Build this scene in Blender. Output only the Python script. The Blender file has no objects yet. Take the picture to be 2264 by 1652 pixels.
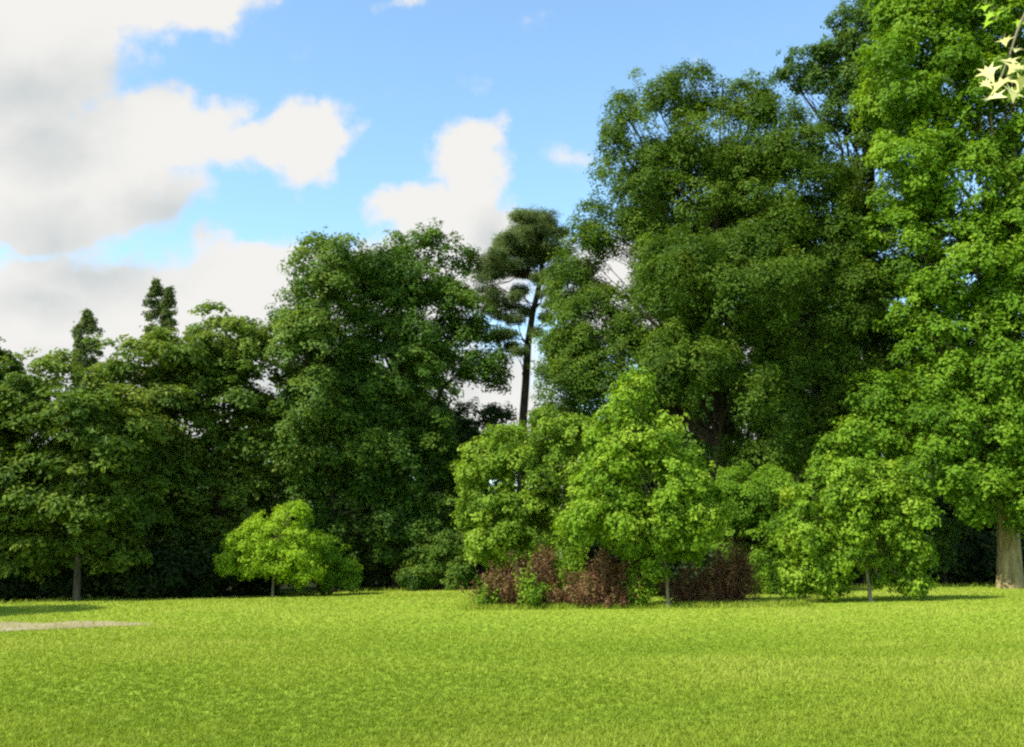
import bpy, math, random
import numpy as np
R = math.radians
C = bpy.context.scene.collection
sc = bpy.context.scene

# ------------------------------------------------------------------ camera
FP, CX, CY, HOR = 2211.0, 1132.0, 826.0, 1203.0      # focal length, centre and horizon measured on the photograph
PITCH = math.atan((HOR - CY) / FP)
EYE = np.array([0.0, 0.0, 1.6])
cd = bpy.data.cameras.new('camera'); cam = bpy.data.objects.new('camera', cd); C.objects.link(cam)
cam.location = EYE; cam.rotation_euler = (R(90) + PITCH, 0, 0)
cd.sensor_width = 36; cd.lens = 36 * FP / 2264; cd.clip_end = 6000; cd.clip_start = 0.05
sc.camera = cam
sc.view_settings.view_transform = 'Standard'; sc.view_settings.look = 'None'
sc.view_settings.exposure = 0.8; sc.view_settings.gamma = 1
sc.cycles.filter_width = 2.4
sc.cycles.max_bounces = 8; sc.cycles.diffuse_bounces = 3; sc.cycles.glossy_bounces = 2
sc.cycles.transmission_bounces = 4; sc.cycles.transparent_max_bounces = 4
sc.cycles.use_adaptive_sampling = True; sc.cycles.adaptive_threshold = 0.02
sc.cycles.use_denoising = False

FWD = np.array([0, math.cos(PITCH), math.sin(PITCH)]); UPV = np.array([0, -math.sin(PITCH), math.cos(PITCH)])
def ray(px, py):
    d = FWD + UPV * (-(py - CY) / FP); d = d.copy(); d[0] = (px - CX) / FP
    return d
def at(px, py, D):
    d = ray(px, py)
    return EYE + d * (D / d[1])
def ground_z(x, y):
    return (0.9 * np.tanh(np.asarray(x) / 60.0) + 0.07 * np.sin(np.asarray(x) * .16 + .8) * np.sin(np.asarray(y) * .21 + .4)
            + 0.05 * np.sin(np.asarray(y) * .43 + np.asarray(x) * .11 + 2.0))
GZ0 = float(ground_z(0, 0))
def on_ground(px, py):
    d = ray(px, py); lo, hi = 2.0, 400.0
    for _ in range(60):
        m = (lo + hi) / 2; p = EYE + d * (m / d[1])
        if p[2] > ground_z(p[0], p[1]): lo = m
        else: hi = m
    p = EYE + d * (lo / d[1]); p[2] = float(ground_z(p[0], p[1]))
    return p

# ------------------------------------------------------------------ sun and sky
SUN_AZ, SUN_EL = R(238), R(46)            # azimuth clockwise from +Y: behind the camera, to the left
sd = np.array([math.sin(SUN_AZ) * math.cos(SUN_EL), math.cos(SUN_AZ) * math.cos(SUN_EL), math.sin(SUN_EL)])
ld = bpy.data.lights.new('sun', 'SUN'); ld.energy = 5.0; ld.angle = R(0.6); ld.color = (1, .95, .86)
sun = bpy.data.objects.new('sun', ld); C.objects.link(sun)
from mathutils import Vector
sun.rotation_euler = Vector(sd).to_track_quat('Z', 'Y').to_euler()
sun.location = (-20, -20, 40)

world = bpy.data.worlds.new('World'); sc.world = world; world.use_nodes = True
nt = world.node_tree; nt.nodes.clear()
def N(t, typ, **kw):
    n = t.nodes.new(typ)
    for k, v in kw.items(): setattr(n, k, v)
    return n
def uv_of(px, py):
    d = ray(px, py); return d[0] / d[1], d[2] / d[1]
CLOUDS = [  # px, py, rx, ry, weight   (measured on the photograph, turned into sky directions)
 (30,40,330,150,1),(300,10,260,95,1),(60,150,190,110,1),(440,20,110,75,1),
 (110,330,250,125,1),(330,290,210,95,1),(200,420,230,100,1),(60,470,210,85,.95),(290,480,120,60,.7),(500,330,130,50,.8),
 (690,300,105,85,1),(600,320,110,50,.95),(760,290,50,50,.6),
 (-20,690,330,140,1),(330,680,260,110,1),(640,640,240,130,1),(900,640,260,110,1),(560,570,150,60,1),(80,620,140,60,.6),
 (1045,360,90,80,1),(930,450,100,55,1),(1010,500,140,90,1),(1100,330,45,35,.7),
 (1240,365,84,38,.28),(880,-8,110,26,.33),(1060,880,200,130,.9),(1400,640,230,130,.9),(1750,880,300,160,.9),
 (400,850,500,140,1),(-500,300,350,200,1),(-600,760,400,180,1),(2700,900,400,220,.9),(2600,-300,260,120,.8),
 (700,-900,500,160,.9),(-300,-700,500,200,.9),(1700,-1100,500,160,.8)]
g = bpy.data.node_groups.new('cloud_field', 'ShaderNodeTree')
g.interface.new_socket('Vector', in_out='INPUT', socket_type='NodeSocketVector')
g.interface.new_socket('Field', in_out='OUTPUT', socket_type='NodeSocketFloat')
g.interface.new_socket('Smooth', in_out='OUTPUT', socket_type='NodeSocketFloat')
gi, go = N(g, 'NodeGroupInput'), N(g, 'NodeGroupOutput')
# uneven edges: the coordinates are pushed about by two sizes of noise
nz = N(g, 'ShaderNodeTexNoise'); nz.inputs['Scale'].default_value = 9; nz.inputs['Detail'].default_value = 6; nz.inputs['Roughness'].default_value = .55
g.links.new(gi.outputs[0], nz.inputs['Vector'])
sb = N(g, 'ShaderNodeVectorMath', operation='MULTIPLY_ADD'); g.links.new(nz.outputs['Color'], sb.inputs[0])
sb.inputs[1].default_value = (.12, .09, 0); sb.inputs[2].default_value = (-.06, -.045, 0)
ad = N(g, 'ShaderNodeVectorMath', operation='ADD'); g.links.new(gi.outputs[0], ad.inputs[0]); g.links.new(sb.outputs[0], ad.inputs[1])
prev = None
for (px, py, rx, ry, w) in CLOUDS:
    u, v = uv_of(px, py); u2, _ = uv_of(px + rx, py); _, v2 = uv_of(px, py - ry)
    iu, iv = 1 / abs(u2 - u), 1 / abs(v2 - v)
    ma = N(g, 'ShaderNodeVectorMath', operation='MULTIPLY_ADD'); g.links.new(ad.outputs[0], ma.inputs[0])
    ma.inputs[1].default_value = (iu, iv, 0); ma.inputs[2].default_value = (-u * iu, -v * iv, 0)
    le = N(g, 'ShaderNodeVectorMath', operation='LENGTH'); g.links.new(ma.outputs[0], le.inputs[0])
    mr = N(g, 'ShaderNodeMapRange', interpolation_type='LINEAR'); g.links.new(le.outputs['Value'], mr.inputs['Value'])
    mr.inputs['From Min'].default_value = 1.5; mr.inputs['From Max'].default_value = 0; mr.inputs['To Min'].default_value = 0; mr.inputs['To Max'].default_value = 1.5 * w
    if prev is None: prev = mr.outputs[0]
    else:
        mx = N(g, 'ShaderNodeMath', operation='SMOOTH_MAX'); g.links.new(prev, mx.inputs[0]); g.links.new(mr.outputs[0], mx.inputs[1]); mx.inputs[2].default_value = .18
        prev = mx.outputs[0]
n2 = N(g, 'ShaderNodeTexNoise'); n2.inputs['Scale'].default_value = 14; n2.inputs['Detail'].default_value = 8; n2.inputs['Roughness'].default_value = .6
g.links.new(gi.outputs[0], n2.inputs['Vector'])
m2 = N(g, 'ShaderNodeMath', operation='MULTIPLY_ADD'); g.links.new(n2.outputs[0], m2.inputs[0]); m2.inputs[1].default_value = 1.3; m2.inputs[2].default_value = -.65
a2 = N(g, 'ShaderNodeMath', operation='ADD'); g.links.new(prev, a2.inputs[0]); g.links.new(m2.outputs[0], a2.inputs[1])
g.links.new(a2.outputs[0], go.inputs[0])
m3 = N(g, 'ShaderNodeMath', operation='MULTIPLY_ADD'); g.links.new(n2.outputs[0], m3.inputs[0]); m3.inputs[1].default_value = .8; g.links.new(prev, m3.inputs[2])
g.links.new(m3.outputs[0], go.inputs[1])

tc = N(nt, 'ShaderNodeTexCoord'); sx = N(nt, 'ShaderNodeSeparateXYZ'); nt.links.new(tc.outputs['Generated'], sx.inputs[0])
ab = N(nt, 'ShaderNodeMath', operation='ABSOLUTE'); nt.links.new(sx.outputs[1], ab.inputs[0])
mxx = N(nt, 'ShaderNodeMath', operation='MAXIMUM'); nt.links.new(ab.outputs[0], mxx.inputs[0]); mxx.inputs[1].default_value = .2
du = N(nt, 'ShaderNodeMath', operation='DIVIDE'); nt.links.new(sx.outputs[0], du.inputs[0]); nt.links.new(mxx.outputs[0], du.inputs[1])
dv = N(nt, 'ShaderNodeMath', operation='DIVIDE'); nt.links.new(sx.outputs[2], dv.inputs[0]); nt.links.new(mxx.outputs[0], dv.inputs[1])
cv = N(nt, 'ShaderNodeCombineXYZ'); nt.links.new(du.outputs[0], cv.inputs[0]); nt.links.new(dv.outputs[0], cv.inputs[1])
G1 = N(nt, 'ShaderNodeGroup', node_tree=g); nt.links.new(cv.outputs[0], G1.inputs[0])
of = N(nt, 'ShaderNodeVectorMath', operation='ADD'); nt.links.new(cv.outputs[0], of.inputs[0]); of.inputs[1].default_value = (-.025, .085, 0)
G2 = N(nt, 'ShaderNodeGroup', node_tree=g); nt.links.new(of.outputs[0], G2.inputs[0])
dens = N(nt, 'ShaderNodeMapRange', interpolation_type='SMOOTHSTEP'); nt.links.new(G1.outputs[0], dens.inputs['Value'])
dens.inputs['From Min'].default_value = .25; dens.inputs['From Max'].default_value = .70
shd = N(nt, 'ShaderNodeMapRange', interpolation_type='SMOOTHSTEP'); nt.links.new(G2.outputs[1], shd.inputs['Value'])
shd.inputs['From Min'].default_value = .8; shd.inputs['From Max'].default_value = 2.3
ccol = N(nt, 'ShaderNodeMix', data_type='RGBA'); nt.links.new(shd.outputs[0], ccol.inputs[0])
CB = 4.6
ccol.inputs[6].default_value = (.94*CB, .93*CB, .90*CB, 1); ccol.inputs[7].default_value = (.61*CB, .66*CB, .67*CB, 1)
sky = N(nt, 'ShaderNodeTexSky', sky_type='NISHITA'); sky.sun_disc = False; sky.sun_elevation = SUN_EL; sky.sun_rotation = SUN_AZ
sky.air_density = 1.0; sky.dust_density = .6; sky.ozone_density = 1.5
tint = N(nt, 'ShaderNodeMix', data_type='RGBA', blend_type='MULTIPLY'); tint.inputs[0].default_value = 1
nt.links.new(sky.outputs[0], tint.inputs[6]); tint.inputs[7].default_value = (1.38, 1.57, 1.52, 1)
mixc = N(nt, 'ShaderNodeMix', data_type='RGBA'); nt.links.new(dens.outputs[0], mixc.inputs[0])
nt.links.new(tint.outputs[2], mixc.inputs[6]); nt.links.new(ccol.outputs[2], mixc.inputs[7])
bg = N(nt, 'ShaderNodeBackground'); bg.inputs['Strength'].default_value = .12; nt.links.new(mixc.outputs[2], bg.inputs[0])
wo = N(nt, 'ShaderNodeOutputWorld'); nt.links.new(bg.outputs[0], wo.inputs[0])
world.cycles.sampling_method = 'MANUAL'; world.cycles.sample_map_resolution = 512

# ------------------------------------------------------------------ helpers
rng = np.random.default_rng(11); random.seed(5)
def tagp(o, label=None, cat=None, group=None, kind=None):
    if label: o['label'] = label
    if cat: o['category'] = cat
    if group: o['group'] = group
    if kind: o['kind'] = kind
    return o
def empty(name, loc):
    o = bpy.data.objects.new(name, None); C.objects.link(o); o.location = loc; o.empty_display_size = .3
    return o
def mesh_from(name, V, F, k, mat, parent=None, tint=None, smooth=False):
    """V (n,3) world points, F (m,k) faces -> one mesh object, origin at its parent's base"""
    me = bpy.data.meshes.new(name)
    base = np.array(parent.location) if parent else np.zeros(3)
    V = (V - base).astype(np.float32)
    me.vertices.add(len(V)); me.vertices.foreach_set('co', V.ravel())
    m = len(F); me.loops.add(m * k); me.loops.foreach_set('vertex_index', F.astype(np.int32).ravel())
    me.polygons.add(m); me.polygons.foreach_set('loop_start', np.arange(0, m * k, k, dtype=np.int32))
    me.polygons.foreach_set('loop_total', np.full(m, k, np.int32))
    me.polygons.foreach_set('use_smooth', np.full(m, smooth))
    if tint is not None:
        a = me.attributes.new('tint', 'FLOAT', 'FACE'); a.data.foreach_set('value', tint.astype(np.float32))
    me.update(calc_edges=True); me.materials.append(mat)
    o = bpy.data.objects.new(name, me); C.objects.link(o)
    if parent: o.parent = parent
    return o
def unit(v): return v / np.maximum(np.linalg.norm(v, axis=-1, keepdims=True), 1e-9)

_mats = {}
def leaf_mat(name, dark, mid, light, trans=.35, rough=.55, spec=.16):
    if name in _mats: return _mats[name]
    m = bpy.data.materials.new(name); m.use_nodes = True; t = m.node_tree; t.nodes.clear()
    at_ = N(t, 'ShaderNodeAttribute', attribute_name='tint')
    cr = N(t, 'ShaderNodeValToRGB'); e = cr.color_ramp.elements
    e[0].position = 0; e[0].color = (*dark, 1); e[1].position = 1; e[1].color = (*light, 1)
    x = e.new(.5); x.color = (*mid, 1)
    t.links.new(at_.outputs['Fac'], cr.inputs[0])
    p = N(t, 'ShaderNodeBsdfPrincipled'); t.links.new(cr.outputs[0], p.inputs['Base Color'])
    p.inputs['Roughness'].default_value = rough; p.inputs['Specular IOR Level'].default_value = spec
    tr = N(t, 'ShaderNodeBsdfTranslucent')
    hs = N(t, 'ShaderNodeMix', data_type='RGBA', blend_type='MULTIPLY'); hs.inputs[0].default_value = 1
    t.links.new(cr.outputs[0], hs.inputs[6]); hs.inputs[7].default_value = (1.5, 1.35, .6, 1)
    t.links.new(hs.outputs[2], tr.inputs[0])
    mx = N(t, 'ShaderNodeMixShader'); mx.inputs[0].default_value = trans
    t.links.new(p.outputs[0], mx.inputs[1]); t.links.new(tr.outputs[0], mx.inputs[2])
    o = N(t, 'ShaderNodeOutputMaterial'); t.links.new(mx.outputs[0], o.inputs[0])
    _mats[name] = m; return m
def bark_mat(name, c1, c2, scale=6, rough=.9):
    if name in _mats: return _mats[name]
    m = bpy.data.materials.new(name); m.use_nodes = True; t = m.node_tree
    p = t.nodes['Principled BSDF']; p.inputs['Roughness'].default_value = rough; p.inputs['Specular IOR Level'].default_value = .15
    tc = N(t, 'ShaderNodeTexCoord'); mp = N(t, 'ShaderNodeMapping'); mp.inputs['Scale'].default_value = (1, 1, .25)
    t.links.new(tc.outputs['Object'], mp.inputs[0])
    n = N(t, 'ShaderNodeTexNoise'); n.inputs['Scale'].default_value = scale; n.inputs['Detail'].default_value = 8; n.inputs['Roughness'].default_value = .65
    t.links.new(mp.outputs[0], n.inputs['Vector'])
    cr = N(t, 'ShaderNodeValToRGB'); e = cr.color_ramp.elements
    e[0].position = .35; e[0].color = (*c1, 1); e[1].position = .68; e[1].color = (*c2, 1)
    t.links.new(n.outputs[0], cr.inputs[0]); t.links.new(cr.outputs[0], p.inputs['Base Color'])
    b = N(t, 'ShaderNodeBump'); b.inputs['Strength'].default_value = .6; b.inputs['Distance'].default_value = .04
    t.links.new(n.outputs[0], b.inputs['Height']); t.links.new(b.outputs[0], p.inputs['Normal'])
    _mats[name] = m; return m

def tube_arrays(paths, sides=8):
    """paths: list of (points (n,3), radii (n)) -> verts, quads"""
    VV, FF, off = [], [], 0
    for pts, rad in paths:
        pts = np.asarray(pts, float); rad = np.asarray(rad, float); n = len(pts)
        tg = unit(np.gradient(pts, axis=0)); ref = np.array([.3, .9, .1]) if abs(tg[0, 2]) > .5 else np.array([0, 0, 1.])
        a = unit(np.cross(tg, ref)); b = np.cross(tg, a)
        th = np.linspace(0, 2 * np.pi, sides, endpoint=False)
        ring = pts[:, None] + rad[:, None, None] * (np.cos(th)[None, :, None] * a[:, None] + np.sin(th)[None, :, None] * b[:, None])
        VV.append(ring.reshape(-1, 3))
        i = np.arange(n - 1)[:, None] * sides + np.arange(sides)[None]; j = np.arange(n - 1)[:, None] * sides + (np.arange(sides)[None] + 1) % sides
        FF.append(np.stack([i, j, j + sides, i + sides], -1).reshape(-1, 4) + off); off += n * sides
    return np.concatenate(VV), np.concatenate(FF)
def bent(p0, p1, r0, r1, n=7, wob=.08, sag=0.0):
    p0, p1 = np.asarray(p0, float), np.asarray(p1, float); L = np.linalg.norm(p1 - p0); t = np.linspace(0, 1, n)
    pts = p0 + (p1 - p0) * t[:, None]
    w = np.zeros((n, 3)); w[1:-1] = rng.normal(0, wob * L, (n - 2, 3)) * .5
    w[1:-1] = (w[:-2] + 2 * w[1:-1] + w[2:]) / 3
    pts += w; pts[:, 2] += sag * L * np.sin(np.pi * t)
    return pts, r0 + (r1 - r0) * t ** .8

def leaves(cen, nrm, L, W, tint, fold=.18, hang=0.0):
    """diamond leaves folded along the rib, as arrays"""
    n = len(cen); r = rng.normal(size=(n, 3)); r[:, 2] -= hang
    t = unit(r - nrm * np.sum(r * nrm, 1, keepdims=True)); b = np.cross(nrm, t)
    L = L[:, None]; W = W[:, None]
    v = np.empty((n, 4, 3))
    v[:, 0] = cen - t * L * .5; v[:, 2] = cen + t * L * .5 - nrm * L * .1
    v[:, 1] = cen + b * W * .5 + nrm * W * fold - t * L * .06; v[:, 3] = cen - b * W * .5 + nrm * W * fold - t * L * .06
    return v.reshape(-1, 3), np.arange(n * 4).reshape(n, 4), tint

def proj(P):
    d = P - EYE; f = d @ FWD
    return CX + FP * d[:, 0] / f, CY - FP * (d @ UPV) / f

def crown_arrays(lobes, sub=.9, sp=.32, lf=.11, n_leaf=30, dens=1.0, flat=.6, up=.5, open_=.15, tvar=.22, tbase=.45,
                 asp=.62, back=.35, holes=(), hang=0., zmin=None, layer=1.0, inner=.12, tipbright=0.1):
    """lobes (centre, radii): boughs sit on the lobes' shells, sprays on the boughs, leaves on the sprays"""
    Cn = np.array([l[0] for l in lobes]); Rd = np.array([l[1] for l in lobes])
    SC, SN, SR, ST = [], [], [], []
    for c, r in zip(Cn, Rd):
        area = 4 * np.pi * ((r[0]*r[1])**1.6/3 + (r[0]*r[2])**1.6/3 + (r[1]*r[2])**1.6/3) ** (1/1.6)
        s_ = min(sub, r.min() * .6)
        m = max(5, int(dens * area / (np.pi * s_ ** 2) * 1.7))
        n = unit(rng.normal(size=(m, 3)))
        keep = ~((n[:, 1] > .35) & (rng.random(m) < (1 - back)))
        n = n[keep]; m = len(n)
        rad = 1 - np.abs(rng.normal(0, .10, m)) + (rng.random(m) < .15) * .08
        inn = rng.random(m) < inner; rad[inn] *= rng.uniform(.3, .8, inn.sum())
        p = c + n * r * rad[:, None]* (1 - .35 * s_ / r)
        q = np.sqrt((((p[:, None] - Cn[None]) / Rd[None]) ** 2).sum(-1)); 
        deep = (q < .62).sum(1) > 0
        ok = ~(deep & ~inn) | (rng.random(m) < .12)
        p, n, rr = p[ok], n[ok], s_ * rng.uniform(.5, 1.4, m)[ok]
        SC.append(p); SN.append(n); SR.append(rr)
    SC, SN, SR = np.concatenate(SC), np.concatenate(SN), np.concatenate(SR)
    bt = rng.normal(0, tvar * .75, len(SC))
    # sprays
    k = np.maximum(4, (4.4 * (SR / sp) ** 2).astype(int)); idx = np.repeat(np.arange(len(SC)), k); m = len(idx)
    d = unit(rng.normal(size=(m, 3)) + SN[idx] * .75 + np.array([0, 0, .45]))
    q = SC[idx] + d * SR[idx][:, None] * np.array([1, 1, .75 * layer]) * rng.uniform(.55, 1.08, m)[:, None]
    far = rng.random(m) < .12; q[far] += d[far] * sp * rng.uniform(.5, 1.3, far.sum())[:, None]
    keep = rng.random(m) > open_
    px, py = proj(q)
    for (hx, hy, hrx, hry) in holes:
        e = ((px - hx) / hrx) ** 2 + ((py - hy) / hry) ** 2
        keep &= e > (1 + rng.normal(0, .25, m))
    if zmin is not None: keep &= q[:, 2] > zmin
    q, d, idx = q[keep], d[keep], idx[keep]; m = len(q)
    spr = sp * rng.uniform(.55, 1.35, m); sn = unit(d * .7 + np.array([0, 0, up]))
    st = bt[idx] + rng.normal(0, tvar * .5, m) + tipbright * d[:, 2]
    kk = np.maximum(4, (n_leaf * (spr / sp) ** 2).astype(int)); j = np.repeat(np.arange(m), kk); M = len(j)
    o = rng.normal(size=(M, 3)); o = unit(o) * (rng.random(M) ** .45)[:, None]; a = sn[j]
    o = o - a * np.sum(o * a, 1, keepdims=True) * (1 - flat)           # flattened along the spray's normal
    cen = q[j] + o * spr[j][:, None]
    nr = unit(a * .9 + o * .6 + rng.normal(0, .30, (M, 3)))
    L = lf * rng.uniform(.6, 1.35, M); W = L * asp * rng.uniform(.8, 1.2, M)
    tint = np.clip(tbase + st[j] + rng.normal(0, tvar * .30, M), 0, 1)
    if zmin is not None:
        ok = cen[:, 2] > zmin; cen, nr, L, W, tint = cen[ok], nr[ok], L[ok], W[ok], tint[ok]
    return leaves(cen, nr, L, W, tint, hang=hang), SC

COUNT = [0]
def tree(name, label, cat, base, lobes, mat, bark, trunk_r=.25, D=None, trunk_top=None, depth=.85, group=None, crown='crown',
         limbs=True, trunk_name='trunk', fork=.35, nlimb=1.0, stems=0, lean=None, zlow=.03, ground_px=None, **kw):
    """base: photo point where the trunk meets the ground (or with D: its column and a distance)"""
    if D is not None:
        p = at(base[0], HOR, D); b = np.array([p[0], D, float(ground_z(p[0], D))])
    else: b = on_ground(*base)
    D = b[1]
    LL = []
    for l in lobes:
        px, py, rx, ry = l[:4]; dd = l[4] if len(l) > 4 else 0
        c = at(px, py, D + dd); s = (c - EYE) @ FWD / FP
        a, z = rx * s, ry * s; LL.append((c, np.array([a, max(.3, min(a, z) * depth + .25 * (a + z) * .3), z])))
    root = empty(name, b); tagp(root, label, cat, group)
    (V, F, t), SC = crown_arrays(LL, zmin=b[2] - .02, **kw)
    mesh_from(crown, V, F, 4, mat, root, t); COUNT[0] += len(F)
    paths = []; cc = np.array([l[0] for l in LL]); ztop = cc[:, 2].max()
    if stems:
        for i in range(stems):
            c = cc[i % len(cc)] + rng.normal(0, .25, 3) * LL[i % len(cc)][1]
            s0 = b + np.array([(c[0] - b[0]) * .12 + rng.normal(0, .05), (c[1]-b[1])*.12 + rng.normal(0, .05), 0]); s0[2] = float(ground_z(s0[0], s0[1])) - .05
            paths.append(bent(s0, c, trunk_r, trunk_r * .3, 6, .06))
    else:
        tt = trunk_top if trunk_top is not None else (np.array([cc[:, 0].mean(), cc[:, 1].mean(), ztop - (0 if limbs else .12 * (ztop - b[2]))]))
        n = 12; t_ = np.linspace(0, 1, n); b0 = b - np.array([0, 0, .15])
        pts = b0 + (tt - b0) * t_[:, None]
        pts[:, 0] = b[0] + (tt[0] - b[0]) * t_ ** 1.6; pts[:, 1] = b[1] + (tt[1] - b[1]) * t_ ** 1.6
        wv = np.cumsum(rng.normal(0, .015 * np.linalg.norm(tt - b), (n, 3)), 0) * t_[:, None]; wv[:, 2] = 0; pts += wv * .6
        rad = trunk_r * np.maximum(.08, (1 - t_)) ** 1.05; rad[0] *= 1.35; rad[1] *= 1.05
        # a flare at the foot
        pts = np.insert(pts, 1, pts[0] + np.array([0, 0, .15 + trunk_r * .7]), 0); rad = np.insert(rad, 1, trunk_r * 1.12)
        paths.append((pts, rad))
        if limbs:
            for i, (c, r) in enumerate(LL):
                h = fork + .5 * max(0, min(1, (c[2] - b[2]) / max(ztop - b[2], .1) - .35))
                k = int(min(len(pts) - 2, max(2, h * len(pts))))
                if pts[k][2] > c[2] + .3 * r[2]:
                    k = max(2, int(np.searchsorted(pts[:, 2], c[2] - .1 * r[2])) - 1)
                k = max(min(k, len(pts) - 2), 3 if trunk_r > .1 else 5)
                lp = bent(pts[k], c, rad[k] * .45, rad[k] * .1 + .01, 8, .07, .06); paths.append(lp)
                near = SC[np.argsort(np.linalg.norm((SC - c) / r, axis=1))][::3][:int(10 * nlimb)]
                for q in near:
                    hx_, hy_ = proj(np.array([q, (q + lp[0][-1]) / 2]))
                    if any((((hx_ - h_[0]) / (h_[2] + 25)) ** 2 + ((hy_ - h_[1]) / (h_[3] + 25)) ** 2 < 1).any() for h_ in kw.get('holes', ())): continue
                    paths.append(bent(lp[0][rng.integers(3, 7)], q, max(.012, rad[k] * .1), .008, 5, .07, .04))
    V, F = tube_arrays(paths, 8); mesh_from(trunk_name, V, F, 4, bark, root, smooth=True)
    return root

# ------------------------------------------------------------------ materials
M_CHEST  = leaf_mat('chestnut_leaf', (.048,.095,.010), (.112,.185,.018), (.21,.27,.036))
M_CHESTY = leaf_mat('yellow_chestnut_leaf', (.06,.11,.012), (.12,.19,.02), (.22,.27,.04))
M_LIME   = leaf_mat('lime_leaf', (.028,.070,.009), (.068,.140,.014), (.145,.225,.025))
M_LIMEY  = leaf_mat('light_lime_leaf', (.05,.10,.015), (.11,.19,.025), (.22,.29,.05))
M_ASH    = leaf_mat('ash_leaf', (.035,.075,.007), (.078,.145,.010), (.15,.22,.018))
M_OAK    = leaf_mat('blue_green_leaf', (.030,.070,.012), (.06,.125,.018), (.12,.20,.03))
M_MAPLE  = leaf_mat('maple_leaf', (.07,.15,.008), (.13,.25,.012), (.22,.35,.025), trans=.4)
M_YOUNG  = leaf_mat('young_maple_leaf', (.10,.19,.010), (.18,.31,.015), (.30,.42,.04), trans=.4)
M_BRIGHT = leaf_mat('fresh_leaf', (.17,.30,.012), (.26,.41,.018), (.38,.51,.05), trans=.42)
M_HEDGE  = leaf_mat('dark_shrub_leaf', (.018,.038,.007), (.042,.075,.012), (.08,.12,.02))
M_BUSHG  = leaf_mat('green_bush_leaf', (.09,.165,.011), (.16,.265,.016), (.25,.36,.035))
M_BROWN  = leaf_mat('barberry_leaf', (.095,.045,.024), (.175,.088,.042), (.25,.20,.07), trans=.25)
M_PINE   = leaf_mat('pine_needle', (.06,.10,.038), (.125,.18,.065), (.21,.26,.10), trans=.4)
M_POPLAR = leaf_mat('poplar_leaf', (.05,.085,.02), (.10,.14,.03), (.16,.20,.05))
M_GLARE  = leaf_mat('sun_glare_leaf', (.40,.40,.09), (.55,.53,.20), (.68,.65,.32), trans=.35, rough=.4)  # near leaves: overexposure by the sun put into a pale leaf colour
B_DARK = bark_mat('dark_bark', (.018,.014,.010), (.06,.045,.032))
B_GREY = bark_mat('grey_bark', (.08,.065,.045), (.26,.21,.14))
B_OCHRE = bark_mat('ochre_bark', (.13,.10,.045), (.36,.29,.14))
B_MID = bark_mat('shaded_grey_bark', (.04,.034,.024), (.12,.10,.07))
B_PALE = bark_mat('pale_bark', (.13,.115,.07), (.30,.27,.18), 10)
B_BIRCH = bark_mat('birch_bark', (.25,.24,.22), (.62,.60,.56), 12)
B_TWIG = bark_mat('reddish_twig', (.06,.025,.018), (.16,.08,.05), 14)

# ------------------------------------------------------------------ the ground
def ground_sheet(name, x0, x1, y0, y1, nx, ny, mat, dz=0, warp=None):
    xs = np.linspace(x0, x1, nx); ys = np.linspace(y0, y1, ny); X, Y = np.meshgrid(xs, ys)
    V = np.stack([X, Y, ground_z(X, Y) + dz], -1).reshape(-1, 3)
    i = (np.arange(ny - 1)[:, None] * nx + np.arange(nx - 1)[None]).ravel()
    return V, np.stack([i, i + 1, i + nx + 1, i + nx], -1)
def ground_mat(name, cols, scales=(.12, 1.2, 14), rough=.95):
    m = bpy.data.materials.new(name); m.use_nodes = True; t = m.node_tree
    p = t.nodes['Principled BSDF']; p.inputs['Roughness'].default_value = rough; p.inputs['Specular IOR Level'].default_value = .05
    ge = N(t, 'ShaderNodeNewGeometry'); prev = None
    for s, w in zip(scales, (.4, .3, .3)):
        n = N(t, 'ShaderNodeTexNoise'); n.inputs['Scale'].default_value = s; n.inputs['Detail'].default_value = 5; t.links.new(ge.outputs['Position'], n.inputs['Vector'])
        a = N(t, 'ShaderNodeMath', operation='MULTIPLY_ADD'); t.links.new(n.outputs[0], a.inputs[0]); a.inputs[1].default_value = w
        if prev is None: a.inputs[2].default_value = 0
        else: t.links.new(prev, a.inputs[2])
        prev = a.outputs[0]
    cr = N(t, 'ShaderNodeValToRGB'); e = cr.color_ramp.elements
    e[0].position = .38; e[0].color = (*cols[0], 1); e[1].position = .64; e[1].color = (*cols[2], 1); x = e.new(.5); x.color = (*cols[1], 1)
    t.links.new(prev, cr.inputs[0]); t.links.new(cr.outputs[0], p.inputs['Base Color'])
    b = N(t, 'ShaderNodeBump'); b.inputs['Strength'].default_value = .5; b.inputs['Distance'].default_value = .03
    t.links.new(n.outputs[0], b.inputs['Height']); t.links.new(b.outputs[0], p.inputs['Normal'])
    return m
GM = ground_mat('lawn_turf', ((.155,.225,.018), (.205,.275,.026), (.265,.32,.042)))
SM = ground_mat('dry_soil', ((.19,.15,.08), (.27,.22,.125), (.34,.29,.18)), (.5, 2.5, 20))
WM = ground_mat('shaded_leaf_litter', ((.010,.012,.005), (.018,.022,.008), (.03,.04,.012)))  # litter coloured near-black, the shade under the trees included
# one sheet: fine where it is seen, long cells out to the horizon
xs = np.concatenate([np.linspace(-2500, -70, 14)[:-1], np.linspace(-70, 70, 281), np.linspace(70, 2500, 14)[1:]])
ys = np.concatenate([np.linspace(-2500, -12, 12)[:-1], np.linspace(-12, 90, 205), np.linspace(90, 3500, 16)[1:]])
X, Y = np.meshgrid(xs, ys); nx, ny = len(xs), len(ys)
V = np.stack([X, Y, ground_z(X, Y)], -1).reshape(-1, 3)
i = (np.arange(ny - 1)[:, None] * nx + np.arange(nx - 1)[None]).ravel()
tagp(mesh_from('lawn', V, np.stack([i, i + 1, i + nx + 1, i + nx], -1), 4, GM, smooth=True), kind='structure')
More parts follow.
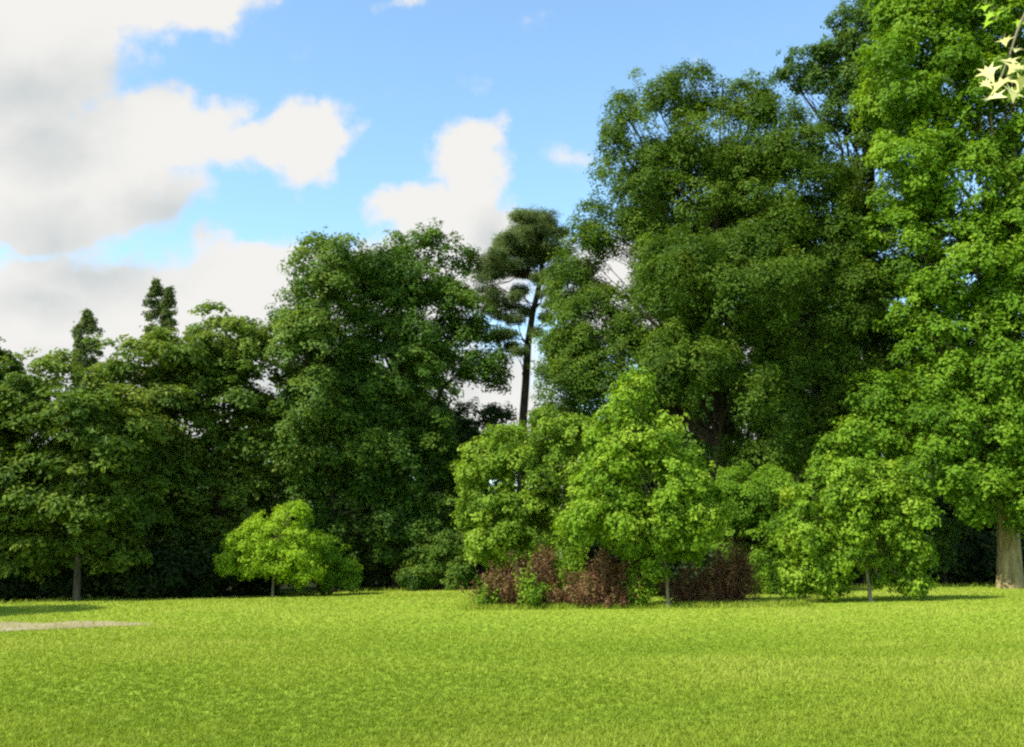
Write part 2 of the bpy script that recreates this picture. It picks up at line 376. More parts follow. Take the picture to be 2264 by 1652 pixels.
# woodland floor under the trees: starts along the line where the lawn ends
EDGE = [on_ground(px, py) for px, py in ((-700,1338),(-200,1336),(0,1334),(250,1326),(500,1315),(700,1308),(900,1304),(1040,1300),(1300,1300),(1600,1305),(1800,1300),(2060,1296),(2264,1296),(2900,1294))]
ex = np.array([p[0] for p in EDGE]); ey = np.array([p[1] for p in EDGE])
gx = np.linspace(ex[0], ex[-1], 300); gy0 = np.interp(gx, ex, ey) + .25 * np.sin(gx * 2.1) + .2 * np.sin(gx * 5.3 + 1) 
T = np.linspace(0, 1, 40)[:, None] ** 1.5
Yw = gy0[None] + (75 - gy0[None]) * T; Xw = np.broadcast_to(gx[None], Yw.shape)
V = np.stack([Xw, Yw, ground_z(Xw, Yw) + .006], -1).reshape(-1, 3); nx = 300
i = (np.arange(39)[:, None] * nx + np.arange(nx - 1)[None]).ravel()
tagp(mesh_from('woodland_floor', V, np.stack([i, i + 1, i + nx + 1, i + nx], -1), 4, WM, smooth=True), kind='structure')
# bare soil patch, left
out = [(-260,1380),(-100,1377),(20,1376),(90,1379),(170,1374),(250,1375),(310,1379),(345,1381),(300,1384),(230,1387),(120,1392),(0,1398),(-120,1404),(-260,1404)]
ctr = on_ground(40, 1385); ring = np.array([on_ground(*q) for q in out])
ringd = []
for a, b_ in zip(ring, np.roll(ring, -1, 0)):
    for s in np.linspace(0, 1, 14, endpoint=False): ringd.append(a + (b_ - a) * s)
ringd = np.array(ringd); ringd += rng.normal(0, .05, ringd.shape)
V = [ctr]; F = []
K = len(ringd); lv = 8
for q in range(1, lv + 1): V += list(ctr + (ringd - ctr) * q / lv)
V = np.array(V); V[:, 2] = ground_z(V[:, 0], V[:, 1]) + .012
for a in range(K):
    b_ = (a + 1) % K; F.append((0, 1 + a, 1 + b_, 0))
F2 = [(1 + q * K + a, 1 + q * K + (a + 1) % K, 1 + (q + 1) * K + (a + 1) % K, 1 + (q + 1) * K + a) for q in range(lv - 1) for a in range(K)]
me = bpy.data.meshes.new('bare_soil'); me.from_pydata(V.tolist(), [], [f[:3] for f in F] + F2); me.materials.append(SM)
so = bpy.data.objects.new('bare_soil', me); C.objects.link(so); tagp(so, kind='structure')
poly = ring[:, :2]
def in_poly(x, y):
    r = np.zeros(len(x), bool); j = len(poly) - 1
    for i in range(len(poly)):
        xi, yi = poly[i]; xj, yj = poly[j]
        r ^= ((yi > y) != (yj > y)) & (x < (xj - xi) * (y - yi) / (yj - yi) + xi); j = i
    return r

# grass blades
M_GRASS = leaf_mat('grass_blade', (.16,.235,.018), (.225,.295,.028), (.31,.355,.055), trans=.3, rough=.6, spec=.1)
def grass(nb):
    inv = rng.uniform(1 / 46, 1 / 6.0, nb); y = 1 / inv; x = rng.uniform(-.62, .62, nb) * y + rng.uniform(-1.5, 1.5, nb)
    # tufts
    tx, ty = rng.normal(0, .03, nb), rng.normal(0, .03, nb); g_ = .16
    tuft = rng.random(nb) < .5; ix, iy = np.round(x / g_), np.round(y / g_); h1 = np.mod(np.sin(ix * 12.9898 + iy * 78.233) * 43758.5453, 1); h2 = np.mod(np.sin(ix * 39.425 + iy * 11.135) * 24634.6345, 1)
    x = np.where(tuft, (ix + h1 - .5) * g_ + tx, x); y = np.where(tuft, (iy + h2 - .5) * g_ + ty, y)
    # long uncut grass round the bushes and along the lawn's far edge
    ne = 15000; e1 = rng.random(ne) < .5; pa, pb = on_ground(1040, 1346), on_ground(1700, 1340)
    xe = np.where(e1, rng.uniform(pa[0] - .3, pb[0] + 1, ne), rng.uniform(-22, 24, ne)); ye = np.where(e1, np.interp(xe, [pa[0], pb[0]], [pa[1], pb[1]]) + rng.normal(0, .22, ne), np.interp(xe, ex, ey) - np.abs(rng.normal(0, .35, ne)))
    x = np.concatenate([x, xe]); y = np.concatenate([y, ye]); nb = len(x); longg = np.arange(nb) >= nb - ne
    keep = (y < np.interp(x, ex, ey) + .5) & (~in_poly(x, y) | (rng.random(nb) < .35))
    x, y, longg = x[keep], y[keep], longg[keep]; n = len(x)
    patch = .5 + .3 * np.sin(x * .35 + 1.3 * np.sin(y * .5)) * np.sin(y * .62 + np.sin(x * .22 + 2)) + .2 * np.sin(x * 1.3 + 2 * np.sin(y * .9 + 1)) * np.sin(y * 1.7 + np.sin(x * .9))
    h = (.022 + .02 * patch) * rng.uniform(.6, 1.4, n); tall = rng.random(n) < .012 * (1 + 2 * (patch > .7)); h[tall] *= 2.1; h[longg] = rng.uniform(.05, .17, longg.sum())
    w = .0030 + .00040 * y
    a = rng.uniform(0, 2 * np.pi, n); lean = h * rng.uniform(.2, 1.1, n); la = rng.uniform(0, 2 * np.pi, n)
    z = ground_z(x, y); V = np.empty((n, 3, 3))
    V[:, 0] = np.stack([x - w * np.cos(a), y - w * np.sin(a), z], -1); V[:, 1] = np.stack([x + w * np.cos(a), y + w * np.sin(a), z], -1)
    V[:, 2] = np.stack([x + lean * np.cos(la), y + lean * np.sin(la), z + h], -1)
    t = np.clip(.42 + 1.15 * (patch - .5) + .006 * (y - 15) + rng.normal(0, .08, n) + tall * .3, 0, 1)  # far blades tinted paler, grazing-light brightness put into their colour
    return V.reshape(-1, 3), np.arange(3 * n).reshape(n, 3), t
V, F, t = grass(760000)
tagp(mesh_from('grass', V, F, 3, M_GRASS, tint=t), 'short bright green lawn grass spreading to the foot of the trees', 'grass', kind='stuff')

# ------------------------------------------------------------------ the trees, left to right
CH = dict(sub=.85, sp=.36, lf=.19, n_leaf=24, open_=.08, back=.5, flat=.35, up=1.0, layer=.7, asp=.5, tvar=.26, hang=.5)
tree('chestnut_tree', 'olive green broadleaf tree cut off by the left edge of the photo', 'tree', (-70,1330),
     [(-60,900,105,140),(-90,1060,160,150),(-120,1220,150,90),(-20,830,50,60)], M_CHEST, B_DARK, .3, **CH)
tree('chestnut_tree', 'olive chestnut standing wholly left of the photo, shading the lawn edge', 'tree', (-520,1345),
     [(-560,800,190,170),(-520,980,210,150),(-530,1110,170,100)], M_CHEST, B_DARK, .35, D=25, **CH)
tree('chestnut_tree', 'dark olive chestnut with layered boughs below the single far poplar', 'tree', (178,1328),
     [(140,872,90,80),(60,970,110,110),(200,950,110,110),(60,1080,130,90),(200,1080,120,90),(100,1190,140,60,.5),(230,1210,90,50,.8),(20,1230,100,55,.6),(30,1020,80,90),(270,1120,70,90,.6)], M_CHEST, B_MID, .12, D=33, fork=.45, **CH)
tree('chestnut_tree', 'yellow-green domed chestnut between the two dark olive chestnuts', 'tree', (315,1322),
     [(318,803,98,80),(300,880,70,90),(370,850,70,90),(320,960,80,90),(360,1040,70,80,.6),(330,1130,60,60,1.0),(340,1200,60,45,1.0)], M_CHESTY, B_DARK, .25, D=36, **CH)
tree('chestnut_tree', 'tall dark olive chestnut with domed top left of the big lime', 'tree', (470,1316),
     [(500,745,85,75),(440,820,70,80),(560,830,60,90),(490,900,110,100),(560,1000,60,110),(450,1080,50,90),(510,1120,90,80),(450,960,70,70),(480,1190,60,50),(430,1230,70,45,.8),(540,1220,50,50,.8)], M_CHEST, B_DARK, .28, D=37.5, holes=[(466,655,34,26),(590,1015,22,28),(545,960,14,20)], **CH)
tree('lime_tree', 'large dark green domed tree left of the pine, its right boughs reaching out', 'tree', (890,1303),
     [(880,590,80,80),(960,600,90,85),(820,680,110,110),(960,720,110,110),(740,750,110,110),(1050,790,65,70),(860,840,140,120),(700,880,90,120),
      (760,990,130,120),(900,980,110,110),(960,1080,80,110),(680,1090,90,90),(800,1130,120,90),(920,1190,90,60,-.3),(1000,700,60,70),(720,1200,70,60)], M_LIME, B_DARK, .4,
     holes=[(1000,880,40,36),(1045,870,40,30)], sub=.85, sp=.30, lf=.13, n_leaf=27, tvar=.24)
tree('lime_tree', 'pale yellow-green tree with loose crown tip against the left flank of the lime', 'tree', (740,1300),
     [(720,590,60,60,-1.8),(690,570,35,40,-1.8),(770,570,40,45,-1.6),(720,690,75,80,-1.8),(680,780,70,90,-1.8),(655,740,50,60,-1.5),(680,880,70,80,-1.8),(650,980,45,70,-1.5)], M_LIMEY, B_DARK, .16, D=38, sub=.7, sp=.3, lf=.14, n_leaf=18, open_=.3,
     holes=[(800,620,14,30)])
M_POPL = dict(sub=.35, sp=.22, lf=.18, n_leaf=12, asp=.5, dens=.8, open_=.1)
for (x, yt, yb, w, lab) in ((193,698,860,25,'single slim poplar rising alone above the far left treetops'),(345,632,760,19,'taller stem of the two poplars behind the chestnuts'),(373,650,760,14,'shorter stem of the two poplars behind the chestnuts')):
    tree('poplar_tree', lab, 'poplar', (x,0), [(x, yt + 8, w*.25, 20), (x + 2, yt + 32, w*.6, 26)] + [(x, y, w, 38) for y in range(int(yt + 45), yb + 300, 42)], M_POPLAR, B_DARK, .3, D=68, group='poplars far behind the trees', limbs=False, **M_POPL)
tree('conifer', 'dark bluish rounded tree behind, low between the lime and pine trunk', 'tree', (1060,1300),
     [(1060,960,75,55),(1010,1010,70,80),(1080,1060,90,90),(1040,1150,90,90)], M_HEDGE, B_DARK, .2, D=42, sub=.7, sp=.28, lf=.12, n_leaf=26)

# the pine, bare stem below flat pads
def pine():
    D = 39.; b3 = at(1148, HOR, D); b = np.array([b3[0], D, float(ground_z(b3[0], D))])
    root = empty('pine_tree', b); tagp(root, 'tall pine with bare dark trunk and flat needle pads', 'pine')
    ax = [(1148,1290),(1152,1100),(1156,930),(1162,850),(1167,760),(1178,690),(1195,620),(1200,560),(1190,500)]
    P = np.array([at(x, y, D) for x, y in ax]); P[0, 2] = b[2] - .1
    paths = [(P, np.array([.21,.18,.165,.155,.145,.12,.10,.08,.04]))]
    pads = []
    while len(pads) < 100:                     # the close upper crown: narrow knob on top, broad irregular umbrella below
        y = rng.uniform(472, 618); t = (y - 465) / 150
        lo_, hi_ = (1132, 1226) if y < 510 else (1150 - 90 * min(1, t * 1.25) , 1256)
        x = rng.uniform(lo_ + 12, hi_ - 8)
        if y > 585 and 1100 < x < 1200 and rng.random() < .6: continue
        pads.append((x, y, rng.uniform(10, 26), rng.uniform(4.5, 9)))
    pads += [(1078,578,22,6),(1070,598,20,6),(1098,560,22,6),(1085,606,22,5),(1112,540,20,6),(1245,590,20,7),(1250,560,16,6),(1075,640,24,7),(1095,652,22,7),(1110,668,30,8),(1085,686,22,6),(1128,680,20,6),(1150,642,18,4),(1135,706,20,5),(1215,648,24,7),(1108,700,14,5),(1120,738,24,5),(1098,745,14,4),(1186,735,16,5),
            (1148,778,18,4),(1208,700,18,6),(1130,765,14,4),(1222,676,20,6),(1066,615,18,7),(1160,690,12,4),(1228,630,16,7),(1076,662,14,5),(1140,655,10,4)]
    LL = []
    for (x, y, rx, ry) in pads:
        dd = rng.normal(0, .9); c = at(x, y, D + dd); s = (c - EYE) @ FWD / FP
        LL.append((c, np.array([rx * s, rx * s * .9 + .1, ry * s])))
        k = int(np.argmin(abs(P[:, 2] - (c[2] - .5)))); k = max(3, min(k, 7))
        lp = bent(P[k], c - np.array([0, 0, ry * s * .4]), .028, .012, 8, .12, .1); paths.append(lp)
        for _ in range(2):
            q = c + rng.normal(0, .45, 3) * np.array([rx * s, rx * s, ry * s]); paths.append(bent(lp[0][rng.integers(3, 7)], q, .018, .008, 4, .1))
    (V, F, t), _ = crown_arrays(LL, sub=.3, sp=.20, lf=.15, n_leaf=9, asp=.16, flat=.8, up=.7, tvar=.3, back=.9, dens=.36, open_=.38, layer=.7, inner=.25)
    mesh_from('crown', V, F, 4, M_PINE, root, t)
    V, F = tube_arrays(paths, 9); mesh_from('trunk', V, F, 4, B_DARK, root, smooth=True)
pine()
tree('birch_tree', 'feathery birch with thin whitish stem right beside the pine', 'birch', (1240,1300),
     [(1250,640,45,60),(1240,740,50,80),(1270,820,60,80),(1230,880,45,60),(1290,720,50,80)], M_LIMEY, B_BIRCH, .09, D=37, sub=.5, sp=.25, lf=.09, n_leaf=20, open_=.4, hang=1.2, tbase=.25)
tree('ash_tree', 'tallest broad tree, deep green, its high crown against blue sky right of the pine', 'tree', (1610,1300),
     [(1450,200,55,45),(1540,200,60,45),(1640,230,75,50),(1380,250,30,40),(1355,310,28,35),(1440,300,80,80),(1560,310,110,90),(1680,310,80,90),(1400,420,70,80),(1520,430,130,110),
      (1680,440,120,120),(1310,500,50,45),(1400,530,90,60),(1280,580,45,60),(1540,560,130,120),(1700,600,130,130),(1450,700,110,110),(1330,730,90,90),(1250,800,50,70),(1600,730,130,120),
      (1780,740,90,120),(1400,830,130,90),(1270,860,70,60),(1700,880,110,110),(1830,820,80,100),(1480,860,90,90),(1640,960,60,70,.5),(1610,850,90,80,-2.2),(1690,1010,90,70,-1.5),(1500,800,90,80,-2),(1620,640,120,110,-2),(1490,600,100,90,-2),(1780,400,90,100),(1790,560,90,110),(1735,300,70,60),(1860,660,80,110),(1450,680,110,90,1.5),(1295,660,65,70,1),(1385,510,90,50,1),(1340,800,110,90,1),(1560,420,110,100,1.5),(1480,390,90,75,.5),(1400,360,60,60,.5),(1640,480,120,110,2),(1500,500,110,90,1.5),(1820,480,70,100,1),(1305,930,80,60,1.5),(1665,1010,85,60,1),(1240,960,60,50,2.5),(1750,980,90,70),(1850,950,70,70)], M_ASH, B_DARK, .34, fork=.3,
     holes=[(1368,603,40,38),(1325,610,12,12),(1795,860,30,18),(1580,905,45,50),(1800,880,16,12)], sub=.8, sp=.3, lf=.115, n_leaf=25, tvar=.2, asp=.5)
tree('oak_tree', 'bluish green tree with ragged see-through edge between the tallest tree and right maple', 'tree', (1930,1300),
     [(1880,60,40,40),(1800,130,60,30),(1760,175,45,25),(1850,170,70,60),(1930,110,80,90),(1960,30,60,60),(1900,250,90,60),(1960,220,90,100),(1880,330,80,60),(1950,420,90,110),(1900,560,70,110),(1950,700,60,110),(1900,850,90,110),(1930,960,110,90),(2000,560,90,200)],
     M_OAK, B_DARK, .4, D=37, sub=.6, sp=.27, lf=.13, n_leaf=20, open_=.3, holes=[(1785,225,40,25),(1895,335,14,14),(1860,130,14,12)])
tree('maple_tree', 'huge bright green maple filling the right edge with thick sunlit trunk', 'maple', (2235,1300),
     [(2100,40,130,120),(2260,60,150,150),(2040,180,110,110),(2180,240,150,130),(2320,300,140,160),(2010,390,95,95),(2120,420,120,110),(2260,480,130,130),(2000,540,75,80),(2110,600,130,110),
      (2260,660,130,130),(2040,670,80,60),(2130,760,120,100),(2060,810,85,80),(2260,840,120,110),(1960,900,80,65),(2050,950,110,75,-.8),(2170,950,110,80,-.8),(1900,970,85,55,-.5),(2280,960,90,80),(2150,1060,60,60,-1),(2255,1060,55,45,-1.2),(2165,1120,32,36,-1),(2262,1130,30,50,-1.3),(2400,500,150,300),(2400,850,150,200),
      (2200,-150,250,150),(2050,-80,120,100)], M_MAPLE, B_OCHRE, .37, trunk_top=at(2225,150,33), depth=.8, sub=.8, sp=.30, lf=.145, n_leaf=25, tvar=.24, holes=[(2250,740,22,30)])

# smaller trees in front
tree('young_maple', 'young yellow-green maple with pointed top and thin pale leaning stem above the brown bushes', 'maple', (1478,1344),
     [(1402,868,30,45),(1395,920,52,50),(1365,975,62,55),(1435,975,65,60),(1340,1060,75,65),(1425,1065,90,75),(1505,1070,58,70),(1300,1145,62,60),(1400,1160,90,65),(1505,1155,75,65),(1570,1140,36,50),(1470,1215,40,25),(1445,1258,22,20)],
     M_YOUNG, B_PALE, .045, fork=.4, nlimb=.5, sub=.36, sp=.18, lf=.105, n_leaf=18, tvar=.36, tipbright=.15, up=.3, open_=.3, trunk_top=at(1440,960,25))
tree('field_maple', 'rounded mid green small tree left of the young maple, above brown bushes', 'tree', (1150,1325),
     [(1110,1000,60,55),(1200,960,70,60),(1090,1080,65,70),(1180,1070,90,90),(1260,1010,70,80),(1100,1160,75,70),(1200,1160,70,70),(1270,1120,60,90),(1090,1215,50,40)],
     M_BUSHG, B_DARK, .10, fork=.2, nlimb=.6, sub=.38, sp=.19, lf=.10, n_leaf=20, tvar=.34, open_=.2)
tree('green_shrub', 'bright green leafy shrub between the young maple and the drooping small tree', 'shrub', (1660,1310),
     [(1640,1075,55,50),(1700,1110,60,70),(1610,1140,45,70),(1670,1190,80,80),(1620,1240,50,60),(1700,1250,60,50),(1670,1275,85,28)], M_MAPLE, B_DARK, .04, stems=8, crown='foliage', trunk_name='stems', sub=.45, sp=.2, lf=.09, n_leaf=26, tvar=.2)
tree('small_tree', 'small drooping light green tree with pale stem standing right of centre on the lawn', 'tree', (1925,1330),
     [(1870,1060,75,50),(1960,1080,70,60),(1800,1130,65,65),(1900,1130,90,70),(2000,1150,50,70),(1770,1210,50,60),(1860,1210,60,55),(1960,1200,60,50),(1745,1275,32,35),(2010,1240,38,55),(1940,1265,25,30),(1800,1265,35,35),(2005,1285,40,26),(1755,1288,42,22),(1835,1292,42,20)],
     M_YOUNG, B_PALE, .055, fork=.45, nlimb=.6, sub=.36, sp=.18, lf=.105, n_leaf=18, tvar=.36, hang=1., tbase=.36, open_=.28)
tree('small_tree', 'small bright yellow-green tree standing alone on the lawn at left', 'tree', (603,1321),
     [(640,1152,34,36),(612,1188,68,48),(560,1212,55,42),(662,1212,48,50),(528,1240,42,28),(600,1240,68,38),(672,1262,38,36),(560,1180,30,20)],
     M_BRIGHT, B_GREY, .05, fork=.3, nlimb=.5, sub=.30, sp=.16, lf=.085, n_leaf=16, tvar=.2, open_=.35, hang=1.)
tree('green_shrub', 'low mid green shrub touching the right side of the lone bright small tree', 'shrub', (722,1316),
     [(715,1235,42,40),(690,1270,40,35),(750,1275,40,30)], M_MAPLE, B_DARK, .03, stems=6, crown='foliage', trunk_name='stems', sub=.4, sp=.2, lf=.10, n_leaf=24, tbase=.55)

# brown and green bushes at the foot of the young maple: fans of upright leafy shoots
def bush(name, label, base, lobes, mat, bark, n=260, per=80, lf=.05, tbase=.45, tvar=.3, group=None, stem_r=.006):
    b = on_ground(*base); D = b[1]; root = empty(name, b); tagp(root, label, 'bush', group)
    LL = []
    for px, py, rx, ry in lobes:
        c = at(px, py, D + rng.normal(0, .12)); s = (c - EYE) @ FWD / FP; LL.append((c, np.array([rx * s, .75 * (rx + ry) * s * .5 + .2, ry * s])))
        for _ in range(3):                    # knobs that break the round outline
            a_ = rng.uniform(-.3, np.pi + .3); q_ = rng.uniform(.25, .5); LL.append((c + np.array([math.cos(a_) * rx * s, rng.normal(0, .1), math.sin(a_) * ry * s]) * rng.uniform(.7, 1.1), np.array([rx, (rx + ry) * .5, ry]) * s * q_))
    w = np.array([r[0] * r[2] for _, r in LL]); w /= w.sum(); paths = []; Q, T, Nn = [], [], []
    for i in range(n):
        c, r = LL[rng.choice(len(LL), p=w)]; d = unit(rng.normal(size=3)); tip = c + d * r * rng.uniform(.3, 1.12) + [0, 0, rng.uniform(-.08, .1)] + (rng.random() < .25) * np.array([rng.normal(0, .16), 0, rng.uniform(.02, .32)])
        s0 = np.array([b[0] + (tip[0] - b[0]) * .72, b[1] + (tip[1] - b[1]) * .6, 0]); s0[2] = float(ground_z(s0[0], s0[1])) - .04
        tip[2] = max(tip[2], s0[2] + .25)
        p, rad = bent(s0, tip, stem_r, stem_r * .35, 7, .07, 0); p[:, 2] += .12 * np.sin(np.linspace(0, np.pi, 7)) * (tip[2] - s0[2])
        if i % 2 == 0: paths.append((p, rad))
        k = int(per * rng.uniform(.5, 1.3)); t = rng.uniform(.22, 1.02, k) ** .8 * 6
        j = np.clip(t.astype(int), 0, 5); q = p[j] + (p[j + 1] - p[j]) * (t - j)[:, None]
        o = rng.normal(0, lf * 1.0, (k, 3)); Q.append(q + o); Nn.append(unit(o * 6 / lf * .12 + [0, 0, .5] + rng.normal(0, .5, (k, 3)))); T.append(np.full(k, tbase + rng.normal(0, tvar * 1.0)) + rng.normal(0, tvar * .35, k))
    Q, Nn, T = np.concatenate(Q), np.concatenate(Nn), np.clip(np.concatenate(T), 0, 1)
    L = lf * rng.uniform(.6, 1.4, len(Q)); ok = Q[:, 2] > ground_z(Q[:, 0], Q[:, 1]) + .01
    V, F, t = leaves(Q[ok], Nn[ok], L[ok], L[ok] * .6, T[ok], hang=-.4)
    mesh_from('foliage', V, F, 4, mat, root, t); COUNT[0] += len(F)
    V, F = tube_arrays(paths, 4); mesh_from('stems', V, F, 4, bark, root)
GB = 'brown bushes below the young maple'
bush('brown_bush', 'reddish brown twiggy bush, leftmost and widest of the three brown ones', (1180,1342), [(1205,1252,38,45),(1140,1278,56,38),(1232,1290,34,45),(1130,1315,86,26),(1225,1318,50,26)], M_BROWN, B_TWIG, 360, 42, .055, group=GB)
bush('brown_bush', 'reddish brown twiggy bush, middle of three, just left of the pale stem', (1345,1343), [(1330,1262,40,34),(1390,1285,42,46),(1295,1300,44,34),(1350,1320,84,22)], M_BROWN, B_TWIG, 350, 46, .055, group=GB)
bush('brown_bush', 'darker brown twiggy bush, rightmost of three, right of the pale stem', (1585,1336), [(1612,1248,42,38),(1545,1278,50,36),(1650,1272,36,40),(1580,1310,90,26),(1510,1308,44,28)], M_BROWN, B_TWIG, 380, 50, .055, tbase=.35, group=GB)
bush('green_shrub', 'low pale green shrub at the left end of the brown bushes', (1092,1344), [(1085,1300,20,24),(1108,1318,20,18),(1068,1322,14,18)], M_YOUNG, B_DARK, 80, 28, .08, tbase=.2)
bush('green_shrub', 'green sprig of shrub wedged between the left and middle brown bushes', (1262,1340), [(1262,1250,24,36),(1258,1300,22,30)], M_YOUNG, B_DARK, 90, 55, .08, tbase=.2)
bush('green_shrub', 'thin green shoots growing in front of the leftmost brown bush', (1165,1345), [(1165,1290,18,36),(1180,1318,14,20)], M_YOUNG, B_DARK, 45, 30, .075, tbase=.3)
bush('green_shrub', 'thin green shoots growing in front of the middle brown bush', (1400,1344), [(1405,1290,16,38),(1425,1315,14,20)], M_YOUNG, B_DARK, 45, 30, .075, tbase=.3)
bush('green_shrub', 'low yellow-green shrub at the right foot of the brown bushes', (1695,1314), [(1690,1288,42,20),(1735,1292,28,15)], M_YOUNG, B_DARK, 110, 50, .07, tbase=.2)
tree('dark_shrub', 'dark green rounded shrub at the lawn edge left of the brown bushes', 'shrub', (975,1304),
     [(980,1215,45,40),(940,1255,42,42),(1000,1260,45,45),(1040,1240,30,50)], M_LIME, B_DARK, .03, stems=8, crown='foliage', trunk_name='stems', sub=.4, sp=.2, lf=.09, n_leaf=26, tbase=.6)
tree('dark_shrub', 'olive shrub catching light among the dark trunks of the chestnuts', 'shrub', (345,1316),
     [(340,1250,40,40),(370,1280,35,30),(310,1285,25,25)], M_CHEST, B_DARK, .03, stems=6, crown='foliage', trunk_name='stems', sub=.4, sp=.2, lf=.13, n_leaf=14, tbase=.4, open_=.4)
tree('dark_shrub', 'dark shrub under the lime just right of the bright small tree', 'shrub', (820,1303),
     [(820,1240,70,50),(880,1265,50,30),(770,1265,40,30)], M_HEDGE, B_DARK, .03, stems=6, crown='foliage', trunk_name='stems', sub=.4, sp=.2, lf=.10, n_leaf=22)
tree('dark_shrub', 'bluish green sprig in the dark hollow left of the thick maple trunk', 'shrub', (2085,1290),
     [(2085,1170,30,25),(2075,1220,25,40)], M_OAK, B_DARK, .03, D=35, stems=6, crown='foliage', trunk_name='stems', sub=.4, sp=.2, lf=.12, n_leaf=18)

# thicket closing the view under and behind crowns, coloured dark for shade there
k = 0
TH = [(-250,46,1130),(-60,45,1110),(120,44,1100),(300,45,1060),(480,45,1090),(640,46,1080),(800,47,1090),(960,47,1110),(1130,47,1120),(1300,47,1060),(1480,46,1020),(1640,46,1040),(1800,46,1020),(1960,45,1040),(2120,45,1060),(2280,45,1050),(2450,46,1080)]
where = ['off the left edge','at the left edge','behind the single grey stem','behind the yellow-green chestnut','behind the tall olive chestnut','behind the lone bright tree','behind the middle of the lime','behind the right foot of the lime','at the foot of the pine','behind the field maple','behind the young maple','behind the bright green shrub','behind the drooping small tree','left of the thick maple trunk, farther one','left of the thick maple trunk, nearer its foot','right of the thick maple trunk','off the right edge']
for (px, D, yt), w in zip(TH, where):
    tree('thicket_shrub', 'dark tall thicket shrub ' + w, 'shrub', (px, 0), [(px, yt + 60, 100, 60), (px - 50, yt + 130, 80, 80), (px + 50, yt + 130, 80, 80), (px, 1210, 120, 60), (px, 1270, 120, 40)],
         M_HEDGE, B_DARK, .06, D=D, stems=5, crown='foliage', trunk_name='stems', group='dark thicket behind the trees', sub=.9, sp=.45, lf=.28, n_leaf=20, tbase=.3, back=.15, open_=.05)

BK = [(-150,900,230,52),(130,1000,200,50),(330,960,190,50),(500,960,170,51),(700,820,200,52),(880,800,210,52),(1240,900,130,50),(1480,800,200,53),(1640,430,260,54),(1830,600,200,53),(2020,700,200,52),(2200,800,220,52),(2420,700,260,52)]
wb = ['past the left edge','behind the olive chestnut with the grey stem','behind the yellow-green chestnut','behind the tall olive chestnut','behind the left half of the lime','behind the right half of the lime','low behind the birch beside the pine','behind the left half of the tallest tree','behind the middle of the tallest tree','behind the right foot of the tallest tree','between the oak and the thick maple','behind the thick maple trunk','past the right edge']
for (px, yt, w, D), lab in zip(BK, wb):
    w *= .62
    tree('woodland_tree', 'dim woodland tree filling the gaps ' + lab, 'tree', (px, 0), [(px, yt + 90, w * .8, 90), (px - w * .5, yt + 190, w * .7, 100), (px + w * .5, yt + 190, w * .7, 100), (px, yt + 270, w * 1.1, 110), (px, min(1180, yt + 400), w, 120)],
         M_LIME, B_DARK, .22, D=D, group='woodland behind the front trees', sub=1.0, sp=.45, lf=.26, n_leaf=18, tbase=.35, back=.2, open_=.06, holes=[(1368,600,44,42),(1797,860,34,18)])
for i, (px, D, yt) in enumerate([(-420,33,1190),(-260,34,1180),(-90,34,1185),(60,34.6,1200),(220,35,1200),(385,35.6,1205),(520,36.5,1215),(2120,37,1195),(2300,37,1190),(1960,38,1190),(1330,31,1225),(1480,31,1222)]):  # undergrowth: low leaf tint carries the black shade under the crowns
    tree('thicket_shrub', 'low shade-darkened undergrowth clump ' + ['far beyond the left edge','just beyond the left edge','cut by the left edge','left of the thin grey stem','right of the thin grey stem','below the tall olive chestnut','left of the lone bright tree','in the hollow left of the thick maple trunk','right of the thick maple trunk','behind the drooping small tree','behind the middle brown bush','behind the thin pale leaning stem'][i], 'shrub', (px, 0),
         [(px, yt + 60, 95, 60), (px - 40, 1275, 80, 45), (px + 40, 1275, 80, 45)], M_HEDGE, B_DARK, .04, D=D, stems=4, crown='foliage', trunk_name='stems', group='undergrowth at the lawn edge', sub=.7, sp=.35, lf=.2, n_leaf=20, tbase=.15, back=.2, open_=.05)

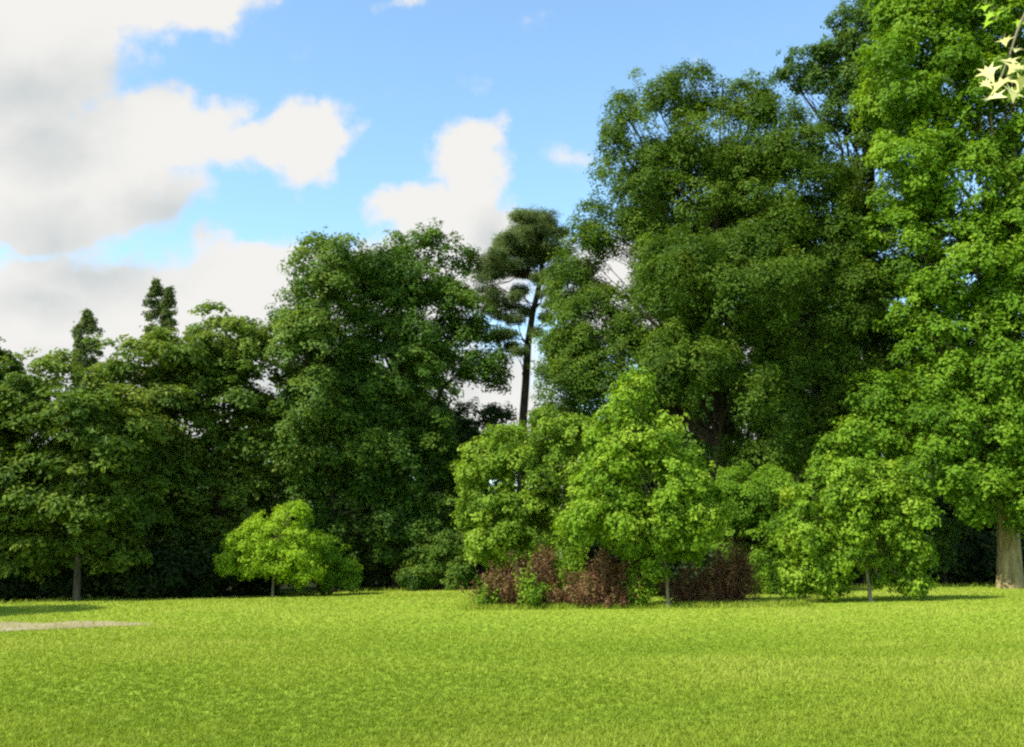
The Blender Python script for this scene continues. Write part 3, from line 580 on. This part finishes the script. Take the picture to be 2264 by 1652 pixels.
# near branch hanging into the top right corner, on a tree standing beside the photographer
def maple_leaf(c, t, n, s):
    b = np.cross(n, t)
    prof = [(0,-.42),(.08,-.2),(.34,-.38),(.2,-.1),(.56,.02),(.24,.08),(.13,.24),(0,.72),(-.13,.24),(-.24,.08),(-.56,.02),(-.2,-.1),(-.34,-.38),(-.08,-.2)]
    return [c + s * (u * b + v * t + .18 * abs(u) * n) for u, v in prof]
def near_branch():
    b = np.array([5.2, 4.6, 0.]); b[2] = float(ground_z(b[0], b[1]))
    root = empty('near_tree', b); tagp(root, 'sunlit pale leaves on a near branch hanging into the top right corner', 'tree branch')
    tip = at(2190, 215, 4.0); up0 = at(2330, -60, 4.1); hub = np.array([5.1, 4.6, 4.2])
    paths = [(np.array([b - [0,0,.1], b + [.02,0,1.2], b + [-.05,.05,2.6], hub, hub + [.1,.1,2]]), np.array([.16,.12,.11,.09,.03]))]
    main = bent(hub, up0, .035, .014, 8, .03, .05); paths.append(main)
    drop = bent(up0, tip, .009, .003, 7, .04); paths.append(drop)
    VV, FF, TT = [], [], []
    def add(c, s, tint):
        n = unit(np.array([-.35, -.75, .5]) + rng.normal(0, .35, 3)); t = np.array([rng.normal(0, .6), rng.normal(0, .3), -1.]); t = unit(t - n * (t @ n))
        o = len(VV); VV.extend(maple_leaf(c, t, n, s)); FF.append(list(range(o, o + 14))); TT.append(tint)
        paths.append((np.array([c - t * s * .5, c - t * s * .75 - [0, .01, 0]]), np.array([.0015, .0012])))
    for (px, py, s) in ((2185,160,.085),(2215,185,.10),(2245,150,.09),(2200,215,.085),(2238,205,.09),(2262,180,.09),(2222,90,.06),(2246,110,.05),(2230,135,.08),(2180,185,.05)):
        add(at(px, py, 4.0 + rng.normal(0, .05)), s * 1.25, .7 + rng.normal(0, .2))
    for _ in range(40):
        add(at(rng.uniform(2120, 2420), rng.uniform(-110, 70) * .8, 4.05 + rng.normal(0, .12)), .06, .0)
    me = bpy.data.meshes.new('foliage'); me.from_pydata([tuple(v - b) for v in VV], [], FF); me.materials.append(M_GLARE); me.materials.append(M_BRIGHT)
    a = me.attributes.new('tint', 'FLOAT', 'FACE')
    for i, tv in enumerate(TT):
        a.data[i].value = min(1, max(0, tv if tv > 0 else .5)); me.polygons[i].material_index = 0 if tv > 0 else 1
    o = bpy.data.objects.new('foliage', me); C.objects.link(o); o.parent = root
    # the rest of its crown, above and to the right of the picture
    top = hub + np.array([.1, .1, 2.0])
    (V, F, t), SC = crown_arrays([(top, np.array([1.3, 1.2, 1.0])), (top + [.9, .3, -.6], np.array([.9, .9, .7]))], sub=.5, sp=.25, lf=.09, n_leaf=22, back=.9)
    mesh_from('crown', V, F, 4, M_MAPLE, root, t)
    for q in SC[::9]: paths.append(bent(hub + [.05, .05, 1.0], q, .02, .006, 5))
    V, F = tube_arrays(paths, 6); mesh_from('trunk', V, F, 4, B_GREY, root, smooth=True)
near_branch()
print('leaves', COUNT[0])
